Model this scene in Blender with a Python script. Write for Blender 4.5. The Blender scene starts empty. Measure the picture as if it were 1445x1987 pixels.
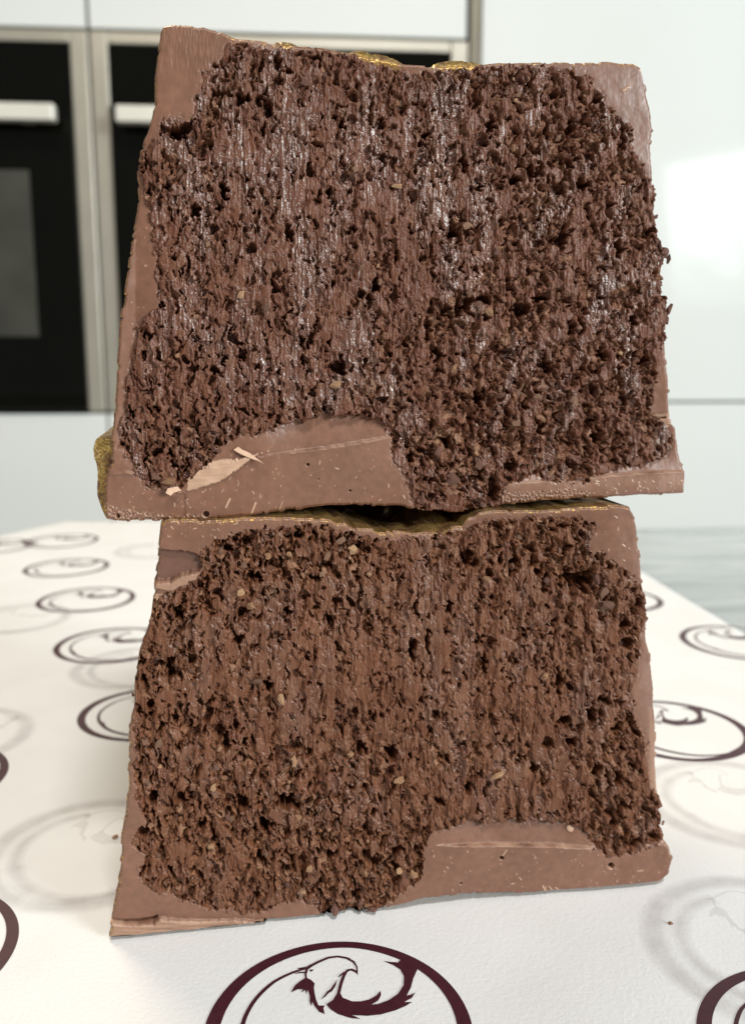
import bpy, bmesh, math, random
import numpy as np
from mathutils import Vector, Matrix
from mathutils.geometry import tessellate_polygon

# ------------------------------------------------------------------ camera
W0, H0 = 1445.0, 1987.0            # photograph size in pixels
FPX = 1700.0                       # focal length in photograph pixels
HCAM = 0.085                       # lens height above the paper (m)
TILT = math.atan((H0 / 2 - 708.0) / FPX)
scene = bpy.context.scene
col = scene.collection
cam_d = bpy.data.cameras.new('camera')
cam = bpy.data.objects.new('camera', cam_d); col.objects.link(cam)
cam.location = (0, 0, HCAM)
cam.rotation_euler = (math.pi / 2 - TILT, 0, 0)
cam_d.sensor_fit = 'VERTICAL'; cam_d.sensor_height = 36.0; cam_d.sensor_width = 36.0
cam_d.lens = 36.0 * FPX / H0
cam_d.clip_start = 0.005; cam_d.clip_end = 50.0
cam_d.dof.use_dof = True
cam_d.dof.focus_distance = 0.121
cam_d.dof.aperture_fstop = 25.0
scene.camera = cam

# ------------------------------------------------------------------ world, lamps, exposure
world = bpy.data.worlds.new('World'); scene.world = world; world.use_nodes = True
wb = world.node_tree.nodes['Background']
wb.inputs['Color'].default_value = (0.97, 0.98, 0.97, 1); wb.inputs['Strength'].default_value = 0.20
scene.view_settings.view_transform = 'Standard'
scene.view_settings.look = 'None'
scene.view_settings.exposure = 0.13
scene.view_settings.gamma = 1.0

def area(name, loc, target, sx, sy, power, color):
    l = bpy.data.lights.new(name, 'AREA'); l.shape = 'RECTANGLE'
    l.size = sx; l.size_y = sy; l.energy = power; l.color = color
    o = bpy.data.objects.new(name, l); col.objects.link(o)
    o.location = loc
    d = Vector(target) - Vector(loc)
    o.rotation_euler = d.to_track_quat('-Z', 'Y').to_euler()
    return o
win = area('window_light', (2.75, -1.68, 0.86), (0.0, 0.13, 0.06), 1.05, 0.85, 118, (0.97, 0.985, 1.0))
high = area('high_fill_light', (0.55, -1.15, 2.45), (0.0, 0.13, 0.06), 0.50, 0.35, 42, (1.0, 0.985, 0.96))  # added fill lamp high behind the camera, no known window there
ceil = area('ceiling_light', (-0.40, 0.80, 1.15), (-0.12, 0.34, 0.0), 0.35, 0.35, 6.5, (1.0, 0.84, 0.62))
# the window's view: bright sky above dappled trees
wl = win.data; wl.use_nodes = True
nt = wl.node_tree; em = nt.nodes['Emission']
geo = nt.nodes.new('ShaderNodeNewGeometry'); no = nt.nodes.new('ShaderNodeTexNoise'); rp = nt.nodes.new('ShaderNodeValToRGB')
no.inputs['Scale'].default_value = 6.0; no.inputs['Detail'].default_value = 7.0
sx = nt.nodes.new('ShaderNodeSeparateXYZ'); ad = nt.nodes.new('ShaderNodeMath'); ad.operation = 'MULTIPLY_ADD'
ad.inputs[1].default_value = 0.62
nt.links.new(geo.outputs['Parametric'], no.inputs['Vector']); nt.links.new(geo.outputs['Parametric'], sx.inputs[0])
nt.links.new(sx.outputs['Y'], ad.inputs[0]); nt.links.new(no.outputs['Fac'], ad.inputs[2])
rp.color_ramp.elements[0].position = 0.60; rp.color_ramp.elements[0].color = (0.22, 0.29, 0.24, 1)
rp.color_ramp.elements[1].position = 0.86; rp.color_ramp.elements[1].color = (1.28, 1.34, 1.36, 1)
nt.links.new(ad.outputs[0], rp.inputs['Fac']); nt.links.new(rp.outputs['Color'], em.inputs['Color'])

# ------------------------------------------------------------------ pixel -> place
CF = np.array([0, math.cos(TILT), -math.sin(TILT)]); CU = np.array([0, math.sin(TILT), math.cos(TILT)]); CR = np.array([1.0, 0, 0])
CO = np.array([0, 0, HCAM])
def rays(px, py):
    px = np.asarray(px, float)[..., None]; py = np.asarray(py, float)[..., None]
    return (px - W0 / 2) / FPX * CR - (py - H0 / 2) / FPX * CU + CF
def on_plane(px, py, p0, n):
    d = rays(px, py); t = ((np.asarray(p0) - CO) @ n) / (d @ n)
    return CO + d * t[..., None]
def on_z(px, py, z=0.0):
    return on_plane(px, py, np.array([0, 0, z]), np.array([0, 0, 1.0]))

# ------------------------------------------------------------------ numpy noise
_rs = np.random.RandomState(7)
PERM = _rs.permutation(4096).astype(np.int64); PERM = np.concatenate([PERM, PERM, PERM])
RND = _rs.rand(4096 * 3)
GA = _rs.rand(4096) * 2 * np.pi; GX, GY = np.cos(GA), np.sin(GA)
def hsh(i, j, s=0):
    return PERM[(PERM[(i + s * 131) & 4095] + j) & 4095]
def perlin(x, y, s=0):
    i = np.floor(x).astype(np.int64); j = np.floor(y).astype(np.int64)
    fx = x - i; fy = y - j
    u = fx * fx * fx * (fx * (fx * 6 - 15) + 10); v = fy * fy * fy * (fy * (fy * 6 - 15) + 10)
    def g(a, b):
        h = hsh(i + a, j + b, s); return GX[h] * (fx - a) + GY[h] * (fy - b)
    return 1.5 * ((g(0, 0) * (1 - u) + g(1, 0) * u) * (1 - v) + (g(0, 1) * (1 - u) + g(1, 1) * u) * v)
def fbm(x, y, s=0, o=4):
    r = 0; a = 1.0
    for k in range(o):
        r = r + a * perlin(x * 2 ** k + 17.3 * k, y * 2 ** k - 9.1 * k, s + k); a *= 0.5
    return r
def worley(x, y, s=0):
    i = np.floor(x).astype(np.int64); j = np.floor(y).astype(np.int64)
    f1 = np.full(x.shape, 9.0); f2 = np.full(x.shape, 9.0); idd = np.zeros(x.shape, np.int64)
    for a in (-1, 0, 1):
        for b in (-1, 0, 1):
            h = hsh(i + a, j + b, s)
            d = (i + a + RND[h] - x) ** 2 + (j + b + RND[h + 4096] - y) ** 2
            m = d < f1
            f2 = np.where(m, f1, np.minimum(f2, d)); idd = np.where(m, h, idd); f1 = np.where(m, d, f1)
    return np.sqrt(f1), np.sqrt(f2), RND[idd + 8192], RND[(idd * 7 + 13) % 4096]
def sstep(a, b, x):
    t = np.clip((x - a) / (b - a), 0, 1); return t * t * (3 - 2 * t)
def poly_sdf(X, Y, poly):
    P = np.array(poly, float); d = np.full(X.shape, 1e9); ins = np.zeros(X.shape, bool)
    for k in range(len(P)):
        ax, ay = P[k]; bx, by = P[(k + 1) % len(P)]
        ex, ey = bx - ax, by - ay; L = ex * ex + ey * ey + 1e-9
        t = np.clip(((X - ax) * ex + (Y - ay) * ey) / L, 0, 1)
        d = np.minimum(d, (X - ax - t * ex) ** 2 + (Y - ay - t * ey) ** 2)
        c = ((ay > Y) != (by > Y)) & (X < ex * (Y - ay) / (by - ay + 1e-12) + ax)
        ins ^= c
    d = np.sqrt(d); return np.where(ins, -d, d)
def line_dist(X, Y, pts):
    """distance to a polyline and signed height below it (positive = lower in the face)"""
    P = np.array(pts, float)
    yy = np.interp(X, P[:, 0], P[:, 1]); return Y - yy, (X > P[0, 0]) & (X < P[-1, 0])
def seg_dist(X, Y, ax, ay, bx, by):
    ex, ey = bx - ax, by - ay; t = np.clip(((X - ax) * ex + (Y - ay) * ey) / (ex * ex + ey * ey + 1e-9), 0, 1)
    return np.hypot(X - ax - t * ex, Y - ay - t * ey)

# ------------------------------------------------------------------ object helpers
def mesh_np(name, V, F, mat, parent=None, smooth=True, attrs=None):
    me = bpy.data.meshes.new(name)
    V = np.ascontiguousarray(V, np.float32); F = np.ascontiguousarray(F, np.int32)
    k = F.shape[1]
    me.vertices.add(len(V)); me.vertices.foreach_set('co', V.ravel())
    me.loops.add(F.size); me.loops.foreach_set('vertex_index', F.ravel())
    me.polygons.add(len(F)); me.polygons.foreach_set('loop_start', np.arange(0, F.size, k, dtype=np.int32))
    me.polygons.foreach_set('use_smooth', np.full(len(F), smooth))
    for an, av in (attrs or {}).items():
        a = me.attributes.new(an, 'FLOAT', 'POINT'); a.data.foreach_set('value', np.ascontiguousarray(av, np.float32))
    me.update(calc_edges=True)
    if mat: me.materials.append(mat)
    o = bpy.data.objects.new(name, me); col.objects.link(o)
    if parent: o.parent = parent
    return o
def mesh_py(name, V, F, mat, parent=None, smooth=False):
    me = bpy.data.meshes.new(name); me.from_pydata([tuple(v) for v in V], [], F); me.update()
    for p in me.polygons: p.use_smooth = smooth
    if mat: me.materials.append(mat)
    o = bpy.data.objects.new(name, me); col.objects.link(o)
    if parent: o.parent = parent
    return o
def tag(o, label, cat, group=None):
    o['label'] = label; o['category'] = cat
    if group: o['group'] = group
    return o
def struct(o, label=None):
    o['kind'] = 'structure'
    if label: o['label'] = label
    return o
def empty(name, loc=(0, 0, 0), rz=0.0):
    o = bpy.data.objects.new(name, None); col.objects.link(o); o.location = loc; o.rotation_euler = (0, 0, rz)
    o.empty_display_size = 0.01
    return o
def bm_box(bm, x0, x1, y0, y1, z0, z1, bev=0.0, seg=2):
    r = bmesh.ops.create_cube(bm, size=1.0)
    for v in r['verts']:
        v.co = Vector(((x0 + x1) / 2 + v.co.x * (x1 - x0), (y0 + y1) / 2 + v.co.y * (y1 - y0), (z0 + z1) / 2 + v.co.z * (z1 - z0)))
    if bev:
        es = list({e for v in r['verts'] for e in v.link_edges})
        bmesh.ops.bevel(bm, geom=es, offset=bev, segments=seg, affect='EDGES', profile=0.5)
def box(name, x0, x1, y0, y1, z0, z1, mat, parent=None, bev=0.0):
    bm = bmesh.new(); bm_box(bm, x0, x1, y0, y1, z0, z1, bev)
    me = bpy.data.meshes.new(name); bm.to_mesh(me); bm.free(); me.materials.append(mat)
    for p in me.polygons: p.use_smooth = False
    o = bpy.data.objects.new(name, me); col.objects.link(o)
    if parent: o.parent = parent
    return o

# ------------------------------------------------------------------ materials
class NT:
    def __init__(s, name):
        s.m = bpy.data.materials.new(name); s.m.use_nodes = True
        s.t = s.m.node_tree; s.b = s.t.nodes['Principled BSDF']
    def n(s, ty, **kw):
        x = s.t.nodes.new('ShaderNode' + ty)
        for k, v in kw.items():
            if k in x.inputs: x.inputs[k].default_value = v
            else: setattr(x, k, v)
        return x
    def l(s, a, b): s.t.links.new(a, b)
    def mix(s, fac, a, b):
        x = s.n('Mix', data_type='RGBA')
        for sock, v in ((x.inputs[0], fac), (x.inputs[6], a), (x.inputs[7], b)):
            if hasattr(v, 'is_linked'): s.l(v, sock)
            else: sock.default_value = v
        return x.outputs[2]
    def mixf(s, fac, a, b):
        x = s.n('Mix', data_type='FLOAT')
        for sock, v in ((x.inputs[0], fac), (x.inputs[2], a), (x.inputs[3], b)):
            if hasattr(v, 'is_linked'): s.l(v, sock)
            else: sock.default_value = v
        return x.outputs[0]
    def attr(s, name): return s.n('Attribute', attribute_name=name).outputs['Fac']
    def noise(s, scale, detail=4, rough=0.5, stretch=None):
        tc = s.n('TexCoord'); v = tc.outputs['Object']
        if stretch:
            mp = s.n('Mapping'); mp.inputs['Scale'].default_value = stretch; s.l(v, mp.inputs['Vector']); v = mp.outputs['Vector']
        x = s.n('TexNoise', Scale=scale, Detail=detail, Roughness=rough); s.l(v, x.inputs['Vector']); return x.outputs['Fac']
    def ramp(s, v, *stops):
        x = s.n('ValToRGB'); e = x.color_ramp.elements
        while len(e) < len(stops): e.new(0.5)
        for q, (p, c) in zip(e, stops): q.position = p; q.color = (*c, 1) if len(c) == 3 else c
        s.l(v, x.inputs['Fac']); return x.outputs['Color']
    def bump(s, h, strength, dist):
        x = s.n('Bump', Strength=strength, Distance=dist); s.l(h, x.inputs['Height']); s.l(x.outputs['Normal'], s.b.inputs['Normal']); return x
def simple(name, c, rough=0.5, metal=0.0, nscale=None, var=0.1, spec=0.5):
    t = NT(name); t.b.inputs['Roughness'].default_value = rough; t.b.inputs['Metallic'].default_value = metal
    t.b.inputs['Specular IOR Level'].default_value = spec
    n = t.noise(nscale or 20, 5)
    t.l(t.ramp(n, (0.25, tuple(k * (1 - var) for k in c)), (0.75, tuple(min(1, k * (1 + var)) for k in c))), t.b.inputs['Base Color'])
    return t.m

def mat_shell():
    t = NT('milk_chocolate_shell')
    n1 = t.noise(120, 5); n2 = t.noise(900, 4)
    base = t.ramp(n1, (0.30, (0.165, 0.074, 0.045)), (0.70, (0.212, 0.100, 0.063)))
    fine = t.ramp(n2, (0.3, (0.86, 0.86, 0.86)), (0.7, (1.1, 1.1, 1.1)))
    mm = t.n('Mix', data_type='RGBA', blend_type='MULTIPLY'); mm.inputs[0].default_value = 1.0
    t.l(base, mm.inputs[6]); t.l(fine, mm.inputs[7])
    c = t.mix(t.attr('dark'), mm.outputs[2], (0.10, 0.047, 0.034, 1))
    c = t.mix(t.attr('pale'), c, (0.60, 0.385, 0.26, 1))
    c = t.mix(t.attr('gold'), c, (0.60, 0.36, 0.09, 1))
    t.l(c, t.b.inputs['Base Color'])
    t.l(t.mixf(t.attr('gold'), 0.0, 0.85), t.b.inputs['Metallic'])
    t.l(t.mixf(t.noise(160, 5), 0.31, 0.40), t.b.inputs['Roughness'])
    t.b.inputs['Specular IOR Level'].default_value = 0.45
    b = t.noise(2200, 5, 0.6); t.bump(b, 0.09, 0.00020)
    return t.m
def mat_filling(name, k):
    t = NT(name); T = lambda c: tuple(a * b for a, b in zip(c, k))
    n1 = t.noise(1500, 5, 0.6)
    base = t.ramp(n1, (0.30, T((0.080, 0.029, 0.013))), (0.52, T((0.160, 0.062, 0.029))), (0.72, T((0.300, 0.138, 0.074))))
    smear = t.ramp(t.noise(600, 4, 0.5, (1, 1, 0.12)), (0.3, T((0.108, 0.038, 0.018))), (0.7, T((0.168, 0.066, 0.034))))
    c = t.mix(t.attr('smear'), base, smear)
    tw = t.ramp(t.noise(1800, 4), (0.3, (0.20, 0.098, 0.057)), (0.7, (0.34, 0.19, 0.115)))
    c = t.mix(t.attr('wafer'), c, tw)
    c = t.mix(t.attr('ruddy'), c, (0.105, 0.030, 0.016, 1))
    t.l(c, t.b.inputs['Base Color'])
    t.l(t.mixf(t.attr('smear'), 0.50, 0.34), t.b.inputs['Roughness'])
    t.b.inputs['Specular IOR Level'].default_value = 0.22
    cw = t.n('Math', operation='MULTIPLY'); t.l(t.attr('gloss'), cw.inputs[0]); cw.inputs[1].default_value = 1.0
    st = t.ramp(t.noise(260, 5, 0.6, (1, 1, 0.35)), (0.46, (0, 0, 0)), (0.60, (1, 1, 1)))
    cw2 = t.n('Math', operation='MULTIPLY'); t.l(cw.outputs[0], cw2.inputs[0]); t.l(st, cw2.inputs[1])
    t.l(cw2.outputs[0], t.b.inputs['Coat Weight']); t.b.inputs['Coat Roughness'].default_value = 0.27; t.b.inputs['Coat IOR'].default_value = 1.6
    b = t.noise(3500, 5, 0.65); t.bump(b, 0.22, 0.00030)
    return t.m
def mat_gold():
    t = NT('gold_dust_on_chocolate')
    tc = t.n('TexCoord')
    v = t.n('TexVoronoi', Scale=5200.0); t.l(tc.outputs['Object'], v.inputs['Vector'])
    cover = t.noise(350, 6, 0.7)
    cf = t.ramp(cover, (0.42, (0, 0, 0)), (0.60, (1, 1, 1)))
    sp = t.n('SeparateColor'); t.l(v.outputs['Color'], sp.inputs[0])
    gold = t.ramp(sp.outputs[0], (0.0, (0.34, 0.19, 0.05)), (0.6, (0.75, 0.47, 0.13)), (1.0, (1.0, 0.80, 0.36)))
    t.l(t.mix(cf, (0.16, 0.075, 0.035, 1), gold), t.b.inputs['Base Color'])
    t.l(t.mixf(cf, 0.25, 0.92), t.b.inputs['Metallic'])
    t.b.inputs['Roughness'].default_value = 0.30
    t.bump(sp.outputs[1], 1.0, 0.0004)
    return t.m
def mat_wafer(name, c0, c1):
    t = NT(name)
    oi = t.n('ObjectInfo')
    c = t.ramp(oi.outputs['Random'], (0.0, c0), (1.0, c1))
    n = t.ramp(t.noise(1400, 5, 0.7), (0.3, (0.62, 0.58, 0.52)), (0.7, (1.15, 1.15, 1.15)))
    mm = t.n('Mix', data_type='RGBA', blend_type='MULTIPLY'); mm.inputs[0].default_value = 1.0
    t.l(c, mm.inputs[6]); t.l(n, mm.inputs[7]); t.l(mm.outputs[2], t.b.inputs['Base Color'])
    t.b.inputs['Roughness'].default_value = 0.55
    t.bump(t.noise(3000, 4, 0.7), 0.6, 0.0003)
    return t.m
def mat_paper():
    t = NT('uncoated_white_paper')
    n = t.noise(60, 6)
    t.l(t.ramp(n, (0.3, (0.79, 0.78, 0.755)), (0.7, (0.83, 0.82, 0.80))), t.b.inputs['Base Color'])
    t.b.inputs['Roughness'].default_value = 0.52
    t.b.inputs['Specular IOR Level'].default_value = 0.5
    t.bump(t.noise(1500, 6, 0.65), 0.30, 0.0003)
    return t.m
def mat_ink():
    t = NT('maroon_ink')
    t.l(t.ramp(t.noise(900, 5, 0.7), (0.3, (0.040, 0.007, 0.012)), (0.7, (0.066, 0.012, 0.020))), t.b.inputs['Base Color'])
    t.b.inputs['Roughness'].default_value = 0.45
    return t.m
def mat_ghost():
    t = NT('print_showing_through_paper')
    t.b.inputs['Base Color'].default_value = (0.42, 0.38, 0.37, 1); t.b.inputs['Roughness'].default_value = 0.65
    t.b.inputs['Specular IOR Level'].default_value = 0.2
    n = t.ramp(t.noise(260, 4), (0.3, (0.55, 0.55, 0.55)), (0.7, (1, 1, 1)))
    mu = t.n('Math', operation='MULTIPLY'); t.l(t.attr('alpha'), mu.inputs[0]); t.l(n, mu.inputs[1])
    t.l(mu.outputs[0], t.b.inputs['Alpha'])
    return t.m
def mat_marble():
    t = NT('pale_blue_grey_marble')
    tc = t.n('TexCoord'); mp = t.n('Mapping'); mp.inputs['Rotation'].default_value = (0, 0, 0.35); mp.inputs['Scale'].default_value = (1.5, 9, 1)
    t.l(tc.outputs['Object'], mp.inputs['Vector'])
    x = t.n('TexNoise', Scale=4.0, Detail=8.0, Roughness=0.6, Distortion=1.2); t.l(mp.outputs['Vector'], x.inputs['Vector'])
    t.l(t.ramp(x.outputs['Fac'], (0.30, (0.17, 0.19, 0.19)), (0.5, (0.33, 0.365, 0.36)), (0.7, (0.48, 0.52, 0.51))), t.b.inputs['Base Color'])
    t.b.inputs['Roughness'].default_value = 0.18
    return t.m
def mat_gloss_white():
    t = NT('white_gloss_lacquer')
    t.l(t.ramp(t.noise(3, 3), (0.3, (0.75, 0.76, 0.735)), (0.7, (0.78, 0.79, 0.765))), t.b.inputs['Base Color'])
    t.b.inputs['Roughness'].default_value = 0.07; t.b.inputs['Specular IOR Level'].default_value = 0.055
    return t.m
M = dict(shell=mat_shell(), fill=mat_filling('praline_filling_cool_lit', (0.90, 0.91, 1.02)), fill_warm_lit=mat_filling('praline_filling_warm_lit', (0.97, 0.98, 0.96)), gold=mat_gold(), paper=mat_paper(), ink=mat_ink(), ghost=mat_ghost(), marble=mat_marble(),  # one filling, its colour tinted cool above and warm below for the light
         white=mat_gloss_white(),
         wafer=mat_wafer('toasted_wafer_flake', (0.14, 0.062, 0.036), (0.27, 0.145, 0.088)),
         tan=mat_wafer('bare_wafer_flake', (0.30, 0.150, 0.075), (0.48, 0.285, 0.155)),
         lump=mat_wafer('chocolate_crumb', (0.11, 0.042, 0.026), (0.19, 0.085, 0.055)),
         shav=simple('pale_chocolate_shaving', (0.62, 0.40, 0.28), 0.5, 0, 900, 0.15),
         alu=simple('brushed_aluminium', (0.50, 0.465, 0.39), 0.38, 0.55, 14, 0.08),
         trim=simple('bronze_trim', (0.20, 0.175, 0.13), 0.4, 0.4, 14, 0.08),
         handle=simple('polished_steel_handle', (0.86, 0.83, 0.74), 0.28, 0.25, 14, 0.05),
         black=simple('black_oven_glass', (0.003, 0.003, 0.002), 0.06, 0, 14, 0.1, 0.2),
         cavity_and_reflection=simple('oven_lining_and_reflection', (0.045, 0.045, 0.034), 0.5, 0, 14, 0.3),
         dark=simple('dark_seam', (0.05, 0.045, 0.035), 0.6, 0, 14, 0.1),
         floor=simple('floor_tile', (0.35, 0.34, 0.31), 0.35, 0, 2, 0.1))

# ------------------------------------------------------------------ the setting: worktop, floor
EA = on_z(0, 1046); EB = on_z(1445, 1016)                        # far edge of the worktop
ed = (EB - EA) / np.linalg.norm(EB - EA); en = np.array([-ed[1], ed[0], 0])
YAWK = math.atan2(ed[1], ed[0])
rt = empty('worktop', (float(EA[0]), float(EA[1]), 0), YAWK); struct(rt, 'pale grey streaked marble worktop under the paper')
box('worktop_slab', -1.0, 1.6, -0.85, 0.0, -0.0315, -0.0012, M['marble'], rt, 0.002)
box('worktop_base', -0.95, 1.55, -0.80, -0.02, -0.90, -0.0320, M['white'], rt)
fl = box('floor', -2.2, 2.4, -2.2, 2.4, -0.95, -0.9005, M['floor']); struct(fl, 'pale floor below the cabinets')

# ------------------------------------------------------------------ wrapping paper and its print
def paper_z(x, y):
    return 0.0004 + 0.00045 * (perlin(x * 14 + 3, y * 14, 31) + 0.6) + 0.00012 * perlin(x * 60, y * 60, 32)
pa, pb = on_z(130, 1013), on_z(1090, 1018)
pl = on_z(0, 1049); pr = on_z(1445, 1236)
def down(a, b, ylim): return a + (b - a) * ((ylim - a[1]) / (b[1] - a[1]))
pl2 = pa + (pl - pa) / np.linalg.norm(pl - pa) * 0.50
pr2 = down(pb, pr, -0.06)
NU = 260
uu, vv = np.meshgrid(np.linspace(0, 1, NU), np.linspace(0, 1, NU))
lo = pl2 + np.array([0.10, -0.35, 0])
PX = ((1 - vv)[..., None] * ((1 - uu)[..., None] * pa + uu[..., None] * pb) + vv[..., None] * ((1 - uu)[..., None] * lo + uu[..., None] * pr2))
# left edge bulges out to where the photograph shows it
bul = np.sin(np.pi * np.clip(vv, 0, 1)) * (1 - uu) ** 2
PX[..., 0] -= 0.10 * bul
PX[..., 2] = paper_z(PX[..., 0], PX[..., 1])
def grid_faces(nu, nv):
    a = np.arange(nu * nv).reshape(nv, nu)
    return np.stack([a[:-1, :-1], a[1:, :-1], a[1:, 1:], a[:-1, 1:]], -1).reshape(-1, 4)
paper = mesh_np('wrapping_paper', PX.reshape(-1, 3), grid_faces(NU, NU), M['paper'])
sm = paper.modifiers.new('thickness', 'SOLIDIFY'); sm.thickness = 0.00012; sm.offset = -1
tag(paper, 'white wrapping paper printed with maroon bird emblems under the chocolate', 'paper')

# the emblem is traced once, in the photograph's front emblem, on the paper
EMD = 0.3965 * HCAM / math.cos(0) * 1.0
gc = on_z(657, 2003)
# radius from the ring's measured width at its centre row
gl, gr = on_z(397, 2003), on_z(917, 2003)
ER = (gr[0] - gl[0]) / 2
def zpt(zx, zy):
    p = on_z(350 + zx * 600 / 1445.0, 1780 + zy * 207 / 499.0)
    return ((p[0] - gc[0]) / ER, (p[1] - gc[1]) / ER)
def arc_band(t0, t1, ro, ri, n=72):
    a = np.linspace(math.radians(t0), math.radians(t1), n)
    o = [(ro(t) * math.cos(t), ro(t) * math.sin(t)) for t in a]; i = [(ri(t) * math.cos(t), ri(t) * math.sin(t)) for t in a]
    return o, i
EMB_POLY = []; EMB_STRIP = []
def th(t): d = math.degrees(t) % 360; return np.interp(d, [0, 45, 90, 140, 180, 225, 270, 310, 360], [0.115, 0.095, 0.078, 0.10, 0.115, 0.105, 0.080, 0.14, 0.115])
EMB_STRIP.append(arc_band(0, 360, lambda t: 1.0, lambda t: 1.0 - th(t), 120))
def ir(t): d = math.degrees(t); return np.interp(d, [116, 140, 168, 200, 225, 250, 275, 300, 316], [0.735, 0.752, 0.74, 0.735, 0.745, 0.79, 0.845, 0.885, 0.90])
def it(t): d = math.degrees(t); return np.interp(d, [116, 150, 180, 212, 218, 230, 260, 290, 316], [0.02, 0.032, 0.034, 0.045, 0.075, 0.05, 0.05, 0.03, 0.01])
EMB_STRIP.append(arc_band(116, 316, ir, lambda t: ir(t) - it(t), 90))
Z = lambda L: [zpt(*p) for p in L]
# crown and hooked beak (outline strokes)
EMB_POLY.append(Z([(520, 264), (560, 256), (580, 244), (620, 222), (660, 204), (705, 197), (750, 202), (785, 220), (801, 245), (806, 283), (790, 268), (770, 263), (757, 270), (748, 290), (738, 330), (732, 372),
                   (745, 392), (790, 407), (830, 405), (870, 394), (900, 374), (918, 350), (922, 372), (912, 396), (880, 418), (915, 412), (960, 392), (1000, 360), (1022, 318), (1020, 275), (1000, 245), (968, 227), (920, 211), (955, 213), (985, 214), (1000, 198), (1045, 202), (1080, 238),
                   (1064, 285), (1056, 330), (1040, 368), (1062, 360), (1080, 348), (1066, 375), (1030, 398), (1068, 395), (1040, 415), (995, 438), (930, 460), (870, 470), (795, 470), (838, 486), (790, 484), (730, 468), (690, 445), (672, 425), (700, 405), (715, 375), (724, 320), (735, 285), (752, 260), (775, 254), (797, 262),
                   (793, 243), (776, 224), (745, 210), (705, 205), (665, 212), (625, 231), (590, 252), (570, 268), (540, 270)]))
EMB_POLY.append(Z([(577, 270), (592, 266), (596, 270), (584, 278)]))                                   # eye
EMB_POLY.append(Z([(558, 268), (570, 270), (566, 292), (570, 308), (590, 316), (608, 332), (606, 352), (612, 378), (622, 408), (636, 434), (664, 432), (660, 446), (668, 472), (640, 460), (618, 436), (604, 416), (602, 440), (592, 414), (590, 388), (578, 362), (572, 384), (566, 362), (546, 378), (556, 360), (530, 362), (500, 378), (516, 344), (538, 324), (560, 308), (556, 290)]))
EMB_POLY.append(Z([(712, 306), (706, 340), (694, 362), (676, 374), (664, 390), (640, 406), (656, 388), (668, 368), (684, 354), (696, 334)]))
EMB_POLY.append(Z([(755, 262), (735, 275), (722, 286), (712, 300), (728, 290), (745, 276)]))
EMB_POLY.append(Z([(508, 292), (530, 281), (560, 278), (562, 284), (535, 286)]))
def emblem(cx, cy, rot, ghost=False):
    c, s = math.cos(rot), math.sin(rot); V = []; F = []; A = []
    def w(p, dz=0.0):
        x = cx + ER * (p[0] * c - p[1] * s); y = cy + ER * (p[0] * s + p[1] * c)
        return (x, y, float(paper_z(np.array(x), np.array(y))) + (0.00005 if ghost else 0.00008) + dz)
    if not ghost:
        for o, i in EMB_STRIP:
            b = len(V); n = len(o); V += [w(p) for p in o] + [w(p) for p in i]
            F += [(b + k, b + k + 1, b + n + k + 1, b + n + k) for k in range(n - 1)]
        for P in EMB_POLY:
            b = len(V); V += [w(p, 0.00003) for p in P]
            F += [tuple(b + q for q in tri) for tri in tessellate_polygon([[Vector((p[0], p[1], 0)) for p in P]])]
        V = np.array(V); o = mesh_py('printed_emblem', V, F, M['ink'], paper)
        return o
    for o, i in EMB_STRIP:                       # soft edged, seen through the sheet
        o = np.array(o); i = np.array(i); m = (o + i) / 2; e = (o - i) / np.linalg.norm(o - i, axis=1)[:, None]
        b = len(V); n = len(o)
        for k, (off, al) in enumerate(((0.09, 0), (-0.01, 0.26), (0.01, 0.26), (-0.09, 0))):
            ring = (o if k < 2 else i) + e * off
            V += [w(p) for p in ring]; A += [al] * n
        for k in range(3):
            F += [(b + k * n + q, b + k * n + q + 1, b + (k + 1) * n + q + 1, b + (k + 1) * n + q) for q in range(n - 1)]
    for P in EMB_POLY[:1] + EMB_POLY[2:3]:
        b = len(V); V += [w(p) for p in P]; A += [0.16] * len(P)
        F += [tuple(b + q for q in tri) for tri in tessellate_polygon([[Vector((p[0], p[1], 0)) for p in P]])]
    o = mesh_py('faint_emblem', V, F, M['ghost'], paper)
    a = o.data.attributes.new('alpha', 'FLOAT', 'POINT'); a.data.foreach_set('value', np.array(A, np.float32))
    return o
for px, py in ((657, 2003), (294, 1388), (220, 1254), (168, 1168), (130, 1105), (120, 1052), (-212, 1866), (-158, 1522), (1306, 1420), (1432, 1250), (1190, 1166), (1640, 2068), (440, 1600), (-10, 1062)):
    p = on_z(px, py); emblem(p[0], p[1], math.radians(-4))
for px, py in ((175, 1655), (265, 1298), (30, 1205), (-95, 1437), (1492, 1845), (1420, 1560), (300, 1072)):
    p = on_z(px, py); emblem(p[0], p[1], math.radians(-9), True)

# ------------------------------------------------------------------ chocolate slices
LB0, LB1 = on_z(212, 1828), on_z(1140, 1737)
yawL = math.atan2(LB1[1] - LB0[1], LB1[0] - LB0[0])
def frame(yaw): return np.array([math.cos(yaw), math.sin(yaw), 0]), np.array([-math.sin(yaw), math.cos(yaw), 0])
exL, eyL = frame(yawL)
ZT = float(on_plane(np.array(330.), np.array(1009.), LB0, eyL)[2])       # height of the lower slice
UB0 = on_z(206, 1009, ZT)
yawU = yawL + math.radians(2.5)
exU, eyU = frame(yawU)
print('yaw lower %.1f upper %.1f  top of lower %.4f  width lower %.4f' % (math.degrees(yawL), math.degrees(yawU), ZT, np.linalg.norm(LB1 - LB0) * 1080 / 928))

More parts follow.
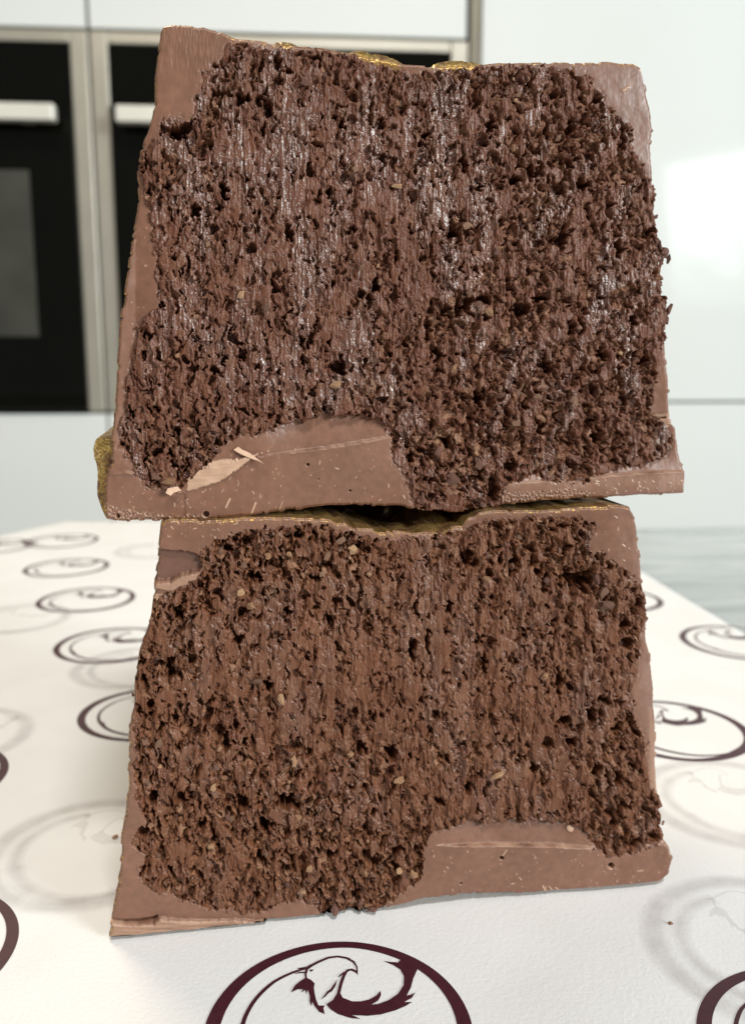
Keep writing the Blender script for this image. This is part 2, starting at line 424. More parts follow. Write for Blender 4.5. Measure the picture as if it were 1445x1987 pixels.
UP = dict(
 top=[(312,60),(318,50),(345,46),(395,52),(430,62),(455,72),(500,76),(545,82),(600,84),(650,92),(700,101),(730,108),(780,122),(830,128),(880,127),(930,124),(1000,120),(1050,116),(1120,116),(1180,114),(1235,118),(1250,126)],
 right=[(1250,126),(1258,160),(1268,215),(1272,250),(1270,290),(1273,340),(1275,385),(1268,410),(1272,440),(1280,470),(1288,500),(1288,560),(1298,590),(1296,650),(1300,720),(1305,770),(1307,820),(1318,832),(1322,880),(1328,920),(1327,957)],
 left=[(312,60),(306,110),(302,150),(300,200),(290,240),(272,290),(266,330),(268,380),(262,430),(250,500),(240,570),(230,640),(226,720),(222,800),(216,850),(214,900),(206,930),(202,985),(206,1008)],
 bottom=[(206,1008),(240,1012),(300,1010),(400,1006),(480,1001),(560,990),(640,983),(720,980),(780,983),(820,988),(900,992),(950,984),(970,980),(1050,972),(1140,965),(1200,962),(1327,957)],
 fill=[(440,95),(470,88),(540,100),(600,98),(680,112),(740,130),(790,150),(860,145),(900,140),(960,135),(1030,130),(1060,135),(1110,140),(1140,150),(1150,175),(1170,185),(1180,210),(1205,235),(1222,250),(1220,290),(1245,330),(1262,370),(1278,400),(1290,470),(1310,480),(1310,560),(1300,600),(1284,640),(1278,690),(1270,740),(1262,790),(1258,810),(1290,830),(1300,850),(1290,880),(1260,895),(1200,905),(1150,925),(1090,930),(1030,920),(980,935),(965,980),(900,1000),(830,1000),(800,960),(785,920),(765,880),(765,850),(750,815),(700,800),(640,800),(560,815),(500,835),(450,845),(420,870),(395,900),(360,925),(340,950),(300,945),(275,925),(255,890),(240,860),(240,830),(250,790),(255,740),(265,690),(275,650),(270,640),(300,610),(320,590),(310,560),(312,520),(305,470),(295,420),(290,370),(275,340),(280,300),(310,265),(320,235),(345,230),(375,250),(385,200),(400,150),(430,120)],
 pits=[(345,258,22,17,30),(365,245,14,14,24),(430,180,20,10,16),(470,190,16,12,22),(520,210,10,22,22),(560,135,14,10,20),(610,110,14,8,16),(540,120,10,12,18),(505,190,14,9,20),(435,370,10,18,22),(380,410,12,14,22),(640,375,7,14,26),(730,550,8,22,30),(700,570,8,14,22),(655,715,22,14,26),(825,260,10,9,22),(900,320,12,16,24),(950,245,12,18,24),(1130,190,9,9,20),(1160,195,8,9,22),(1210,265,10,22,26),(1110,245,10,26,22),(1000,350,12,14,24),(1130,355,12,14,24),(1035,330,14,14,22),(880,450,12,16,24),(940,580,18,12,26),(1010,600,18,16,28),(1060,710,16,14,26),(1170,690,12,18,24),(1050,580,18,8,22),(1230,620,12,14,24),(1250,700,14,10,20),(1160,850,12,20,26),(990,905,14,12,24),(960,955,10,20,26),(870,860,14,12,20),(800,890,10,14,18),(930,770,12,20,24),(850,690,10,16,22),(890,600,10,18,22),(310,590,8,8,18),(290,650,12,10,18),(345,835,8,9,18),(330,880,7,14,18),(360,700,8,8,14),(470,690,10,10,16),(420,720,12,8,14),(230,860,10,8,10),(770,500,8,20,18),(560,450,7,20,18),(600,330,9,16,18),(740,240,8,16,16),(1090,460,12,20,22),(1200,480,10,20,22),(1110,640,10,20,22),(1210,780,10,18,20),(1050,830,10,16,20)],
 zones=[(560,330,170,200,0.5),(560,560,170,140,0.45),(500,740,180,70,0.55),(820,500,60,120,0.35),(330,330,60,60,-0.5),(400,220,60,60,-0.5),(330,860,60,60,-0.7),(1090,300,160,160,-0.45),(1010,650,200,170,-0.55),(880,850,160,110,-0.75),(1130,850,130,70,-0.5),(450,480,70,60,-0.2),(980,330,70,60,0.3),(1160,480,70,90,0.35),(800,290,60,70,0.35)],
 wafers=[(770,362,20,12,2),(468,575,16,16,1),(652,748,26,16,1),(700,520,12,14,0),(880,715,14,18,1),(950,605,16,20,1),(1110,780,14,16,0),(590,160,22,14,3),(345,690,12,9,1),(515,600,14,12,0),(1040,770,16,12,0),(1000,820,18,12,0),(905,440,20,14,0),(690,330,12,14,0),(930,900,18,26,3),(850,880,14,30,3),(880,930,26,20,3),(820,970,8,28,3),(935,968,10,8,3),(330,935,34,14,1),(300,925,18,12,0),(1195,220,18,14,0),(1225,300,12,14,0)],
 edge=[(1290,490,20,26,3),(1300,500,10,22,3),(1276,470,16,16,3),(1300,600,8,30,3),(1295,620,10,20,3),(1280,560,12,14,3),(1272,420,12,12,3)],
 bubbles=[(400,998,7,1),(229,1002,5,1),(597,901,4,1),(437,857,7,0),(680,953,3,1),(618,930,2,1)],
 ledges=[([(490,888),(560,878),(640,868),(700,858),(762,846)],5.5),([(975,940),(1050,934),(1150,926),(1240,918),(1330,914)],3.5),([(205,922),(240,916),(275,918)],5)])
LO = dict(
 top=[(312,1014),(330,1008),(400,1010),(470,1006),(560,1004),(610,1007),(640,1009),(654,1016),(668,1014),(680,1024),(720,1026),(734,1032),(770,1030),(800,1036),(830,1033),(868,1034),(880,1026),(900,1022),(910,1008),(926,1003),(934,996),(960,994),(1040,993),(1100,990),(1160,985),(1200,981),(1222,984)],
 right=[(1222,984),(1232,1010),(1240,1060),(1244,1110),(1252,1160),(1255,1200),(1256,1250),(1268,1300),(1272,1360),(1274,1420),(1275,1480),(1280,1540),(1284,1590),(1288,1630),(1298,1645),(1304,1670),(1298,1695),(1280,1712)],
 left=[(312,1014),(308,1050),(303,1100),(298,1140),(294,1190),(285,1220),(268,1270),(262,1320),(262,1370),(250,1410),(248,1480),(245,1560),(236,1620),(232,1680),(225,1740),(214,1790),(212,1815),(216,1830)],
 bottom=[(216,1830),(265,1828),(280,1816),(350,1809),(430,1803),(510,1797),(600,1798),(660,1790),(720,1775),(760,1760),(830,1746),(900,1739),(1000,1737),(1080,1739),(1140,1737),(1200,1730),(1250,1722),(1280,1712)],
 fill=[(400,1066),(455,1044),(480,1036),(560,1026),(600,1022),(650,1035),(690,1045),(740,1052),(800,1050),(850,1046),(880,1040),(930,1026),(960,1018),(1020,1018),(1060,1012),(1110,1015),(1150,1020),(1140,1040),(1135,1060),(1160,1080),(1190,1100),(1220,1120),(1246,1150),(1260,1190),(1252,1210),(1235,1230),(1230,1290),(1220,1340),(1225,1400),(1245,1430),(1250,1480),(1260,1530),(1275,1550),(1292,1600),(1284,1625),(1240,1640),(1210,1655),(1180,1660),(1150,1630),(1130,1605),(1110,1590),(1060,1592),(1000,1587),(900,1592),(870,1602),(830,1615),(820,1640),(815,1690),(790,1720),(760,1740),(720,1785),(660,1800),(630,1790),(620,1752),(560,1742),(500,1768),(420,1760),(360,1740),(300,1720),(270,1700),(280,1680),(300,1660),(260,1640),(265,1620),(290,1600),(280,1570),(270,1530),(265,1480),(270,1420),(255,1380),(250,1320),(258,1270),(280,1240),(296,1200),(300,1172),(345,1150),(390,1130),(400,1110),(395,1085)],
 pits=[(550,1555,17,20,40),(568,1562,14,14,36),(515,1608,14,18,40),(500,1670,18,12,26),(415,1633,9,8,30),(282,1608,8,12,30),(1130,1130,26,22,30),(1100,1120,14,20,26),(1045,1112,14,10,24),(1000,1090,10,10,22),(905,1085,16,18,22),(970,1085,8,12,24),(580,1035,12,10,24),(690,1060,14,10,20),(470,1050,16,8,18),(440,1065,12,7,20),(500,1120,16,12,22),(330,1300,8,30,28),(345,1190,12,16,24),(460,1240,10,16,20),(470,1190,8,10,22),(1085,1320,8,34,30),(1095,1400,16,12,28),(1150,1390,10,22,26),(1165,1360,9,12,22),(940,1290,9,20,24),(930,1240,10,14,22),(800,1260,10,26,24),(830,1245,6,30,22),(640,1205,8,12,22),(560,1190,10,14,22),(520,1330,12,16,22),(440,1440,6,24,26),(475,1440,6,12,26),(470,1560,14,16,22),(350,1550,12,14,22),(300,1550,8,14,20),(760,1460,14,20,24),(700,1450,16,14,20),(1040,1490,10,10,26),(1110,1440,12,10,22),(910,1530,14,14,20),(1200,1510,10,16,26),(1230,1490,7,16,26),(1190,1600,12,12,26),(1220,1565,10,12,22),(1160,1500,10,12,22),(770,1650,14,10,22),(720,1675,16,10,22),(640,1660,12,10,20),(690,1740,10,16,22),(330,1690,6,16,20),(395,1600,10,12,18),(600,1460,10,10,18),(290,1370,8,16,20),(340,1395,6,14,20),(1090,1020,14,8,18),(1140,1015,10,6,12),(1210,1215,10,14,20),(870,1180,10,12,20)],
 zones=[(540,1240,110,90,0.3),(600,1360,170,110,0.45),(870,1330,170,120,0.45),(900,1170,120,60,0.35),(1020,1390,120,70,0.35),(1150,1290,60,80,0.3),(760,1540,200,60,0.2),(950,1550,170,50,0.55),(560,1080,160,40,-0.6),(1050,1080,160,60,-0.6),(320,1250,50,120,-0.4),(560,1600,260,120,-0.6),(740,1690,110,80,-0.8),(1190,1540,80,110,-0.7),(420,1500,140,60,-0.2),(880,1470,120,50,-0.3)],
 wafers=[(487,1175,14,14,1),(468,1148,14,14,1),(545,1352,12,26,1),(570,1475,14,22,1),(685,1068,24,20,1),(660,1050,18,14,0),(715,1112,12,10,1),(1170,1150,24,22,0),(1155,1122,14,22,3),(1175,1172,26,22,0),(1040,1290,16,22,1),(1055,1310,16,22,1),(965,1500,30,14,1),(775,1515,26,14,1),(680,1465,16,16,1),(800,1695,16,22,2),(775,1690,14,12,1),(580,1590,16,22,2),(410,1645,14,14,1),(415,1525,12,14,1),(560,1035,14,12,0),(860,1130,16,26,0),(1010,1040,12,22,0),(690,1740,18,24,3),(650,1760,16,20,3),(720,1770,20,10,3),(520,1080,16,14,1),(940,1120,18,10,1),(500,1320,22,14,0),(310,1440,14,20,0),(600,1680,14,14,1)],
 edge=[(262,1370,8,10,3),(258,1350,8,8,3),(1288,1600,8,10,0)],
 bubbles=[(972,1663,5,1),(1185,1680,7,1),(1145,1729,7,1),(895,1716,3,1),(1108,1611,8,0)],
 ledges=[([(822,1648),(850,1640),(920,1638),(1000,1638),(1080,1640),(1140,1644)],5),([(1240,1640),(1300,1637)],4)])

def curve(pts, axis, n, seed, amp):
    P = np.array(pts, float); t = (P[:, axis] - P[0, axis]) / (P[-1, axis] - P[0, axis]); t = np.maximum.accumulate(t + np.arange(len(t)) * 1e-6); t = t / t[-1]
    u = np.linspace(0, 1, n); x = np.interp(u, t, P[:, 0]); y = np.interp(u, t, P[:, 1])
    L = (x, y)[axis]; w = np.minimum(1, np.minimum(u, 1 - u) * 30)
    j = amp * w * (0.35 * fbm(L / 9.0, L * 0 + seed, seed, 3) + 1.1 * perlin(L / 34.0, L * 0 + 2.5, seed + 5) + 1.6 * sstep(0.30, 0.42, perlin(L / 17.0, L * 0 + 7.5, seed + 6)))
    if axis == 0: y = y + j
    else: x = x + j
    return np.stack([x, y], -1)

# shared flake meshes: thin, uneven, broken polygons
def flake_mesh(name, seed, mat, thin):
    r = random.Random(seed); n = r.randint(5, 8); V = []; 
    ang = sorted(r.uniform(0, 2 * math.pi) for _ in range(n)); ang = [k * 2 * math.pi / n + r.uniform(-0.3, 0.3) for k in range(n)]
    rad = [r.uniform(0.45, 1.2) for _ in range(n)]
    top = [(rad[k] * math.cos(a), rad[k] * math.sin(a), thin * r.uniform(0.5, 1.0)) for k, a in enumerate(ang)]
    bot = [(x * r.uniform(0.8, 1.1), y * r.uniform(0.8, 1.1), -thin * r.uniform(0.5, 1.0)) for x, y, z in top]
    V = top + bot + [(r.uniform(-.2, .2), r.uniform(-.2, .2), thin * r.uniform(0.9, 1.7)), (0, 0, -thin)]
    F = []
    for k in range(n):
        q = (k + 1) % n
        F += [(k, n + k, n + q), (k, n + q, q), (k, q, 2 * n), (n + q, n + k, 2 * n + 1)]
    F = [(a, c, b) for a, b, c in F]
    F = [(a, c, b) for a, b, c in F]
    me = bpy.data.meshes.new(name); me.from_pydata(V, [], F)
    bm = bmesh.new(); bm.from_mesh(me); bmesh.ops.recalc_face_normals(bm, faces=bm.faces); bm.to_mesh(me); bm.free()
    me.materials.append(mat); return me
FLK = {0: [flake_mesh('wafer_flake', 10 + k, M['wafer'], 0.30) for k in range(8)],
       1: [flake_mesh('wafer_flake', 40 + k, M['tan'], 0.34) for k in range(6)],
       2: [flake_mesh('wafer_flake', 60 + k, bpy.data.materials['bare_wafer_flake'], 0.5) for k in range(3)],
       3: [flake_mesh('crumb', 80 + k, M['lump'], 0.55) for k in range(6)]}

DEPTH = 0.034
STEP = 1.2
def slice_of(name, D, p0, yaw, seed, extra):
    ex, ey = frame(yaw)
    x0, x1 = min(D['left'][0][0], D['left'][-1][0]), max(D['right'][-1][0], D['right'][0][0])
    nu = int((D['bottom'][-1][0] - D['bottom'][0][0]) / STEP); nv = int((D['left'][-1][1] - D['left'][0][1]) / STEP)
    T = curve(D['top'], 0, nu, seed + 1, 1.4); B = curve(D['bottom'], 0, nu, seed + 2, 1.5)
    L = curve(D['left'], 1, nv, seed + 3, 1.6); R = curve(D['right'], 1, nv, seed + 4, 1.8)
    u = np.linspace(0, 1, nu)[None, :, None]; v = np.linspace(0, 1, nv)[:, None, None]
    P = (1 - v) * T[None] + v * B[None] + (1 - u) * L[:, None] + u * R[:, None] \
        - ((1 - u) * (1 - v) * T[0] + u * (1 - v) * T[-1] + (1 - u) * v * B[0] + u * v * B[-1])
    X, Y = P[..., 0], P[..., 1]
    bd = np.minimum(np.minimum(np.arange(nu)[None, :], nu - 1 - np.arange(nu)[None, :]), np.minimum(np.arange(nv)[:, None], nv - 1 - np.arange(nv)[:, None])) * STEP
    # ---- filling / shell boundary, broken up
    sd = poly_sdf(X, Y, D['fill'])
    sdn = sd + 8 * fbm(X / 20, Y / 26, seed + 11, 3) + 4 * perlin(X / 7, Y / 7, seed + 12) + 2 * perlin(X / 3, Y / 4, seed + 13) - 6
    isf = sdn < 0
    inn = sstep(0, -5, sdn)
    # ---- filling relief (photograph pixels, negative = into the slice)
    wx = X + 7 * perlin(X / 19, Y / 19, seed + 20) + 2.2 * perlin(X / 6, Y / 6, seed + 21)
    wy = Y + 7 * perlin(X / 19, Y / 19, seed + 22) + 2.2 * perlin(X / 6, Y / 6, seed + 23)
    bias = 0.0 * X
    for zx, zy, rx, ry, a in D['zones']: bias += (a if a > 0 else 0.62 * a) * np.exp(-((X - zx) / rx) ** 2 - ((Y - zy) / ry) ** 2)
    big = fbm(wx / 26, wy / 60, seed + 24, 3)
    S = sstep(-0.26, -0.02, big + bias + 0.16)
    rough = sstep(0.35, -0.55, bias)
    dens = np.clip(1 + 1.1 * fbm(X / 90, Y / 90, seed + 29, 2), 0.25, 2.0)
    fA1, fA2, rA, rA2 = worley(wx / 15, wy / 22, seed + 30)
    pA = sstep(0.03, 0.15, fA2 - fA1) * (rA < (0.05 + 0.08 * rough) * dens) * (6 + 22 * rA2 ** 2)
    fB1, fB2, rB, rB2 = worley(wx / 7.5, wy / 10.5, seed + 31)
    pB = sstep(0.04, 0.20, fB2 - fB1) * (rB < (0.12 + 0.12 * rough) * dens) * (4 + 10 * rB2)
    fC1, fC2, rC, rC2 = worley(wx / 10, wy / 12, seed + 32)
    grain = 4.5 - 10 * rC2 - 5 * fC1 ** 2
    fD1, fD2, rD, rD2 = worley(wx / 5, wy / 5.6, seed + 33)
    grain += -3.2 * rD2 - 2.0 * fD1 ** 2
    fib = perlin(X / 3.4 + 0.6 * perlin(X / 14, Y / 40, seed + 41), Y / 46, seed + 40) * 1.7 + perlin(wx / 8, Y / 60, seed + 42) * 2.6 + 0.9 * perlin(X / 2.8, Y / 14, seed + 43)
    ply = np.floor(2.99 * np.clip(0.5 + 0.8 * perlin(wx / 15, wy / 55, seed + 44), 0, 0.999)) * 3.2 - 4
    sn = fbm(wx / 11, wy / 27, seed + 34, 3) + 0.09 * rough * (bias < 0) - 0.10 * S + 0.18 * (dens - 1)
    slot = sstep(0.45, 0.53, sn) * (6 + 22 * rA2) + 1.5 * sstep(0.25, 0.45, sn)
    H = S * (fib + ply) + (1 - S) * (np.minimum(grain - 2 + 4 * perlin(wx / 24, wy / 24, seed + 45) - 3 * rough, 0.25 * grain) + 0.35 * fib) - np.maximum(np.maximum(pA * 0.8, 0.8 * pB), slot)
    patch = sstep(0.22, 0.42, fbm(wx / 38, wy / 85, seed + 47, 3) + 0.35 * bias)
    H = H * (1 - 0.72 * patch) + patch * (0.8 * perlin(X / 5, Y / 60, seed + 48) + 1.5)
    S = np.maximum(S, patch)
    hole = np.zeros_like(X)
    for k, (hx, hy, rx, ry, dp) in enumerate(D['pits']):
        rx *= 0.82; ry *= 0.82
        m = (np.abs(X - hx) < rx * 2.2) & (np.abs(Y - hy) < ry * 2.2)
        am = 0.55 * min(rx, ry) + 3; xx = X[m] + am * fbm(X[m] / 12, Y[m] / 14, seed + 50, 2); yy = Y[m] + am * fbm(X[m] / 12, Y[m] / 14, seed + 51, 2)
        q = np.hypot((xx - hx) / rx, (yy - hy) / ry)
        hole[m] = np.maximum(hole[m], dp * 1.5 * sstep(1.15, 0.72, q))
    H = H - hole * (1 + 0.0 * S)
    H -= 0.6 * np.abs(perlin(X / 2.6, Y / 2.6, seed + 46)) * 2
    wafer = (1 - 0.75 * S) * sstep(0.76, 0.88, rC) * 0.75 * sstep(-22, -6, H)
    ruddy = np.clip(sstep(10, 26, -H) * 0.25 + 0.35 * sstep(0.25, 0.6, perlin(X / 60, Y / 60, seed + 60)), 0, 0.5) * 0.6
    # ---- shell relief
    G = 1.1 * fbm(X / 90, Y / 90, seed + 70, 3) + 0.06 * perlin(X / 3.2, Y / 26, seed + 71) + 0.12 * perlin(X / 9, Y / 9, seed + 72)
    pale = 0 * X; dark = 0 * X; gold = 0 * X
    near = sstep(9, 0, sdn)
    G -= near * (0.5 + 1.0 * fbm(X / 8, Y / 10, seed + 73, 2))            # torn lip beside the filling
    for pts, a in D['ledges']:
        dy0, ok = line_dist(X, Y, pts); dy = dy0 + 1.6 * perlin(X / 12, Y * 0, seed + 74)
        e0 = np.minimum(sstep(-20, 110, X - pts[0][0]), sstep(-60, 60, pts[-1][0] - X))
        up = sstep(2, -1.5, dy)
        G += e0 * (-up * (a * 0.5 + 0.30 * np.clip(-dy0, 0, 46)) + (1 - up) * a * 1.5 * (1 - np.clip(dy0, 0, 110) / 55))
        rid = np.exp(-(dy / 1.8) ** 2) * e0; G += 1.8 * rid
        pale += 0.5 * rid * sstep(-0.6, 0.5, perlin(X / 40, Y / 40, seed + 75))
    for bx, by, br, op in D['bubbles']:
        q = np.hypot(X - bx, Y - by) / br
        if op: G -= 1.9 * br * sstep(1.0, 0.55, q); pale += 0.25 * np.exp(-((q - 1.05) / 0.15) ** 2)
        else: G += 0.45 * br * np.sqrt(np.clip(1 - q * q, 0, 1)); pale += 0.7 * sstep(1, 0.6, q)
    r = random.Random(seed)
    def nick(ax, ay, bx, by, w, a):
        nonlocal G, pale
        m = (X > min(ax, bx) - 8) & (X < max(ax, bx) + 8) & (Y > min(ay, by) - 8) & (Y < max(ay, by) + 8)
        d = seg_dist(X[m], Y[m], ax, ay, bx, by); k = np.exp(-(d / w) ** 2)
        G[m] += 1.2 * k; pale[m] += a * k
    for (sx0, sx1, sy0, sy1, cnt, slope) in extra['specks']:
        for _ in range(cnt):
            ax = r.uniform(sx0, sx1); ay = r.uniform(sy0, sy1); ln = r.choice((0.5, 0.5, 1, 1, 2, 3, 6)); an = slope + r.gauss(0, 0.5)
            nick(ax, ay, ax + ln * math.cos(an), ay + ln * math.sin(an), r.uniform(0.7, 1.1), r.uniform(0.3, 0.9))
    for nk in extra['nicks']: nick(*nk)
    if extra.get('shape'): G, pale, dark = extra['shape'](X, Y, G, pale, dark, seed)
    # gold dust that spilled over the rim, fuzzy melted top edge
    te = np.arange(nv)[:, None] * STEP + 0 * X
    gold = np.clip(sstep(extra['goldw'], 0, te + 7 * perlin(X / 7, Y / 7, seed + 80)) * sstep(0.0, 0.35, perlin(X / 3, Y / 3, seed + 81) + 0.35 * perlin(X / 60, Y * 0, seed + 82) + extra['goldb']), 0, 1)
    le = np.arange(nu)[None, :] * STEP + 0 * X
    for gx0, gx1, gw in extra.get('goldx', ()):
        gold = np.maximum(gold, sstep(gx0, gx0 + 14, X) * sstep(gx1, gx1 - 14, X) * sstep(gw, gw * 0.4, te + 6 * perlin(X / 6, Y / 6, seed + 86)) * sstep(-0.25, 0.1, perlin(X / 3, Y / 3, seed + 87)))
    gold = np.maximum(gold, sstep(5, 0, le + 4 * perlin(X / 6, Y / 6, seed + 83)) * sstep(0.05, 0.3, perlin(X / 4, Y / 4, seed + 84)))
    pale += 0.25 * sstep(7, 0, bd) * sstep(-0.2, 0.5, perlin(X / 5, Y / 5, seed + 85))
    G -= 5.0 * sstep(7, 0, bd) ** 2
    HH = np.where(isf, np.clip(H, -95, 6) * (0.25 + 0.75 * inn) - 2.0 * (1 - inn), G)
    HH = np.maximum(HH, -12 - 4 * bd)                                       # no deep pits right at the rim
    HH[0] = HH[1] - 1; HH[-1] = HH[-2] - 1; HH[:, 0] = HH[:, 1] - 1; HH[:, -1] = HH[:, -2] - 1
    # ---- to metres
    base = on_plane(X, Y, p0, ey)
    dcam = base - CO; zc = dcam @ CF; mpp = zc / FPX
    V = base - ey * (HH * mpp)[..., None]
    V[..., 2] = np.maximum(V[..., 2], 0.00125 + 0 * V[..., 2]) if extra['ground'] else V[..., 2]
    root = empty(name, tuple(p0 + ey * DEPTH * 0.4), yaw)
    Rz = np.array([[math.cos(yaw), math.sin(yaw), 0], [-math.sin(yaw), math.cos(yaw), 0], [0, 0, 1]])
    org = np.array(root.location)
    loc = lambda Q: (Q - org) @ Rz.T
    VL = loc(V)
    F = grid_faces(nu, nv)
    fm = isf.ravel()[F].sum(1) >= 2
    def sub(faces):
        ids = np.unique(faces); mp = np.full(nu * nv, -1); mp[ids] = np.arange(len(ids)); return ids, mp[faces]
    att = lambda ids, d: {k: np.clip(q.ravel()[ids], 0, 1) for k, q in d.items()}
    ids, ff = sub(F[fm])
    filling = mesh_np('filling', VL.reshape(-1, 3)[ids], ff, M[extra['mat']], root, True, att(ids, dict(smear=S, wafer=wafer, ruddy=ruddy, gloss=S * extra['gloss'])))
    filling['label'] = extra['fill_label']
    # shell: front faces + side walls + back
    ids, ff = sub(F[~fm])
    Vs = VL.reshape(-1, 3)[ids]; at = att(ids, dict(pale=pale, dark=dark, gold=gold))
    n0 = len(Vs)
    idx = np.arange(nu * nv).reshape(nv, nu)
    loop = np.concatenate([idx[:, 0], idx[-1, 1:], idx[::-1, -1][1:]])           # left, bottom, right (top is gold)
    Lp = VL.reshape(-1, 3)[loop]; ln = len(loop); NR = 12
    rings = []; cen = Lp.mean(0)
    for k in range(NR + 1):
        t = (k / NR) ** 1.5; Q = Lp.copy(); Q[:, 1] = Lp[:, 1] * (1 - min(1, t * 4)) + t * DEPTH + 0 * Q[:, 1] if k else Lp[:, 1]
        nz = 0.00035 * (k > 0) * perlin(np.arange(ln) / 25.0 + k * 0.13, np.full(ln, k * 0.9), seed + 90)
        Q[:, 0] -= np.sign(Lp[:, 0] - cen[0]) * np.abs(nz) * 0.8 + (Lp[:, 0] - cen[0]) * 0.03 * t
        rings.append(Q)
    Vw = np.concatenate(rings); a = np.arange((NR + 1) * ln).reshape(NR + 1, ln) + n0
    Fw = np.stack([a[:-1, :-1], a[1:, :-1], a[1:, 1:], a[:-1, 1:]], -1).reshape(-1, 4)[:, ::-1]
    # back wall: quads between left and right columns
    bl = a[-1, :nv]; br = a[-1, -nv:][::-1]
    Fb = np.stack([bl[:-1], br[:-1], br[1:], bl[1:]], -1)
    Vall = np.concatenate([Vs, Vw]); nw = len(Vw)
    gz = np.zeros(nw) + (0.55 * sstep(0.0, 0.3, perlin(np.tile(np.arange(ln) / 7.0, NR + 1), np.repeat(np.arange(NR + 1) * 1.7, ln), seed + 95)) if True else 0)
    for k, fillv in (('pale', 0 * gz), ('dark', 0 * gz), ('gold', gz)): at[k] = np.concatenate([at[k], fillv])
    shell = mesh_np('shell', Vall, np.concatenate([ff, Fw, Fb]), M['shell'], root, True, at)
    # gold dusted top
    Tp = VL.reshape(-1, 3)[idx[0]][::2]; nt_ = len(Tp); ND = 70
    pxs = X[0][::2]
    tt = (np.linspace(0, 1, ND)) ** 1.3
    dd = tt[:, None] * DEPTH * np.ones(nt_)[None]
    Vt = np.zeros((ND, nt_, 3)); Vt[..., 0] = Tp[None, :, 0] * (1 - 0.03 * tt[:, None]); Vt[..., 1] = Tp[None, :, 1] * (1 - np.minimum(1, tt * 6)[:, None]) + dd
    Vt[..., 2] = extra['top'](Tp, pxs, dd, tt, seed)
    Vt[0] = Tp
    gt = mesh_np('gold_dusted_top', Vt.reshape(-1, 3), grid_faces(nt_, ND)[:, ::-1], M['gold'], root)
    gt['label'] = 'chocolate top dusted with glittering gold'
    # ---- flakes and crumbs
    r = random.Random(seed + 5); cnt = 0
    Xf, Yf = X.ravel(), Y.ravel()
    def put(px, py, w, h, kind, lift=0.0, free=False):
        i = int(np.argmin((Xf - px) ** 2 + (Yf - py) ** 2)); b = VL.reshape(-1, 3)[i].copy(); m = mpp.ravel()[i]
        if free:
            q = on_plane(np.array(px, float), np.array(py, float), p0, ey); b = loc(q)
        me = r.choice(FLK[kind]); o = bpy.data.objects.new(me.name.split('.')[0], me); col.objects.link(o)
        o.parent = filling
        s = math.sqrt(w * h) / 2 * m
        o.location = (b[0], b[1] - lift * m, b[2])
        # local z of the flake faces out of the cut (-y), then tilted
        Rm = Matrix.Rotation(math.pi / 2, 3, 'X') @ Matrix.Rotation(r.uniform(-0.6, 0.6), 3, 'X') @ Matrix.Rotation(r.uniform(-0.6, 0.6), 3, 'Y')
        o.rotation_euler = (Matrix.Rotation(0, 3, 'Z') @ Rm).to_euler()
        o.scale = (w / 2 * m, h / 2 * m, s)
    for px, py, w, h, k in D['wafers']: put(px, py, w * 1.2, h * 1.2, k, 7.0)
    for px, py, w, h, k in D['edge']: put(px, py, w, h, k, -6.0, True)
    # broken wafer scattered through the crumbly places
    cand = np.flatnonzero((isf & (S < 0.45) & (sdn < -8)).ravel()); rs = np.random.RandomState(seed)
    for i in rs.choice(cand, extra['nflake'], replace=False):
        w = r.uniform(7, 15); h = w * r.uniform(0.8, 1.5)
        put(Xf[i], Yf[i], w, h, r.choices((0, 1, 3), (7, 0.5, 4))[0], r.uniform(-1.0, 3.5))
    return root, shell, filling, dict(loc=loc, ey=ey, mpp=float(mpp.mean()), org=org, p0=p0)

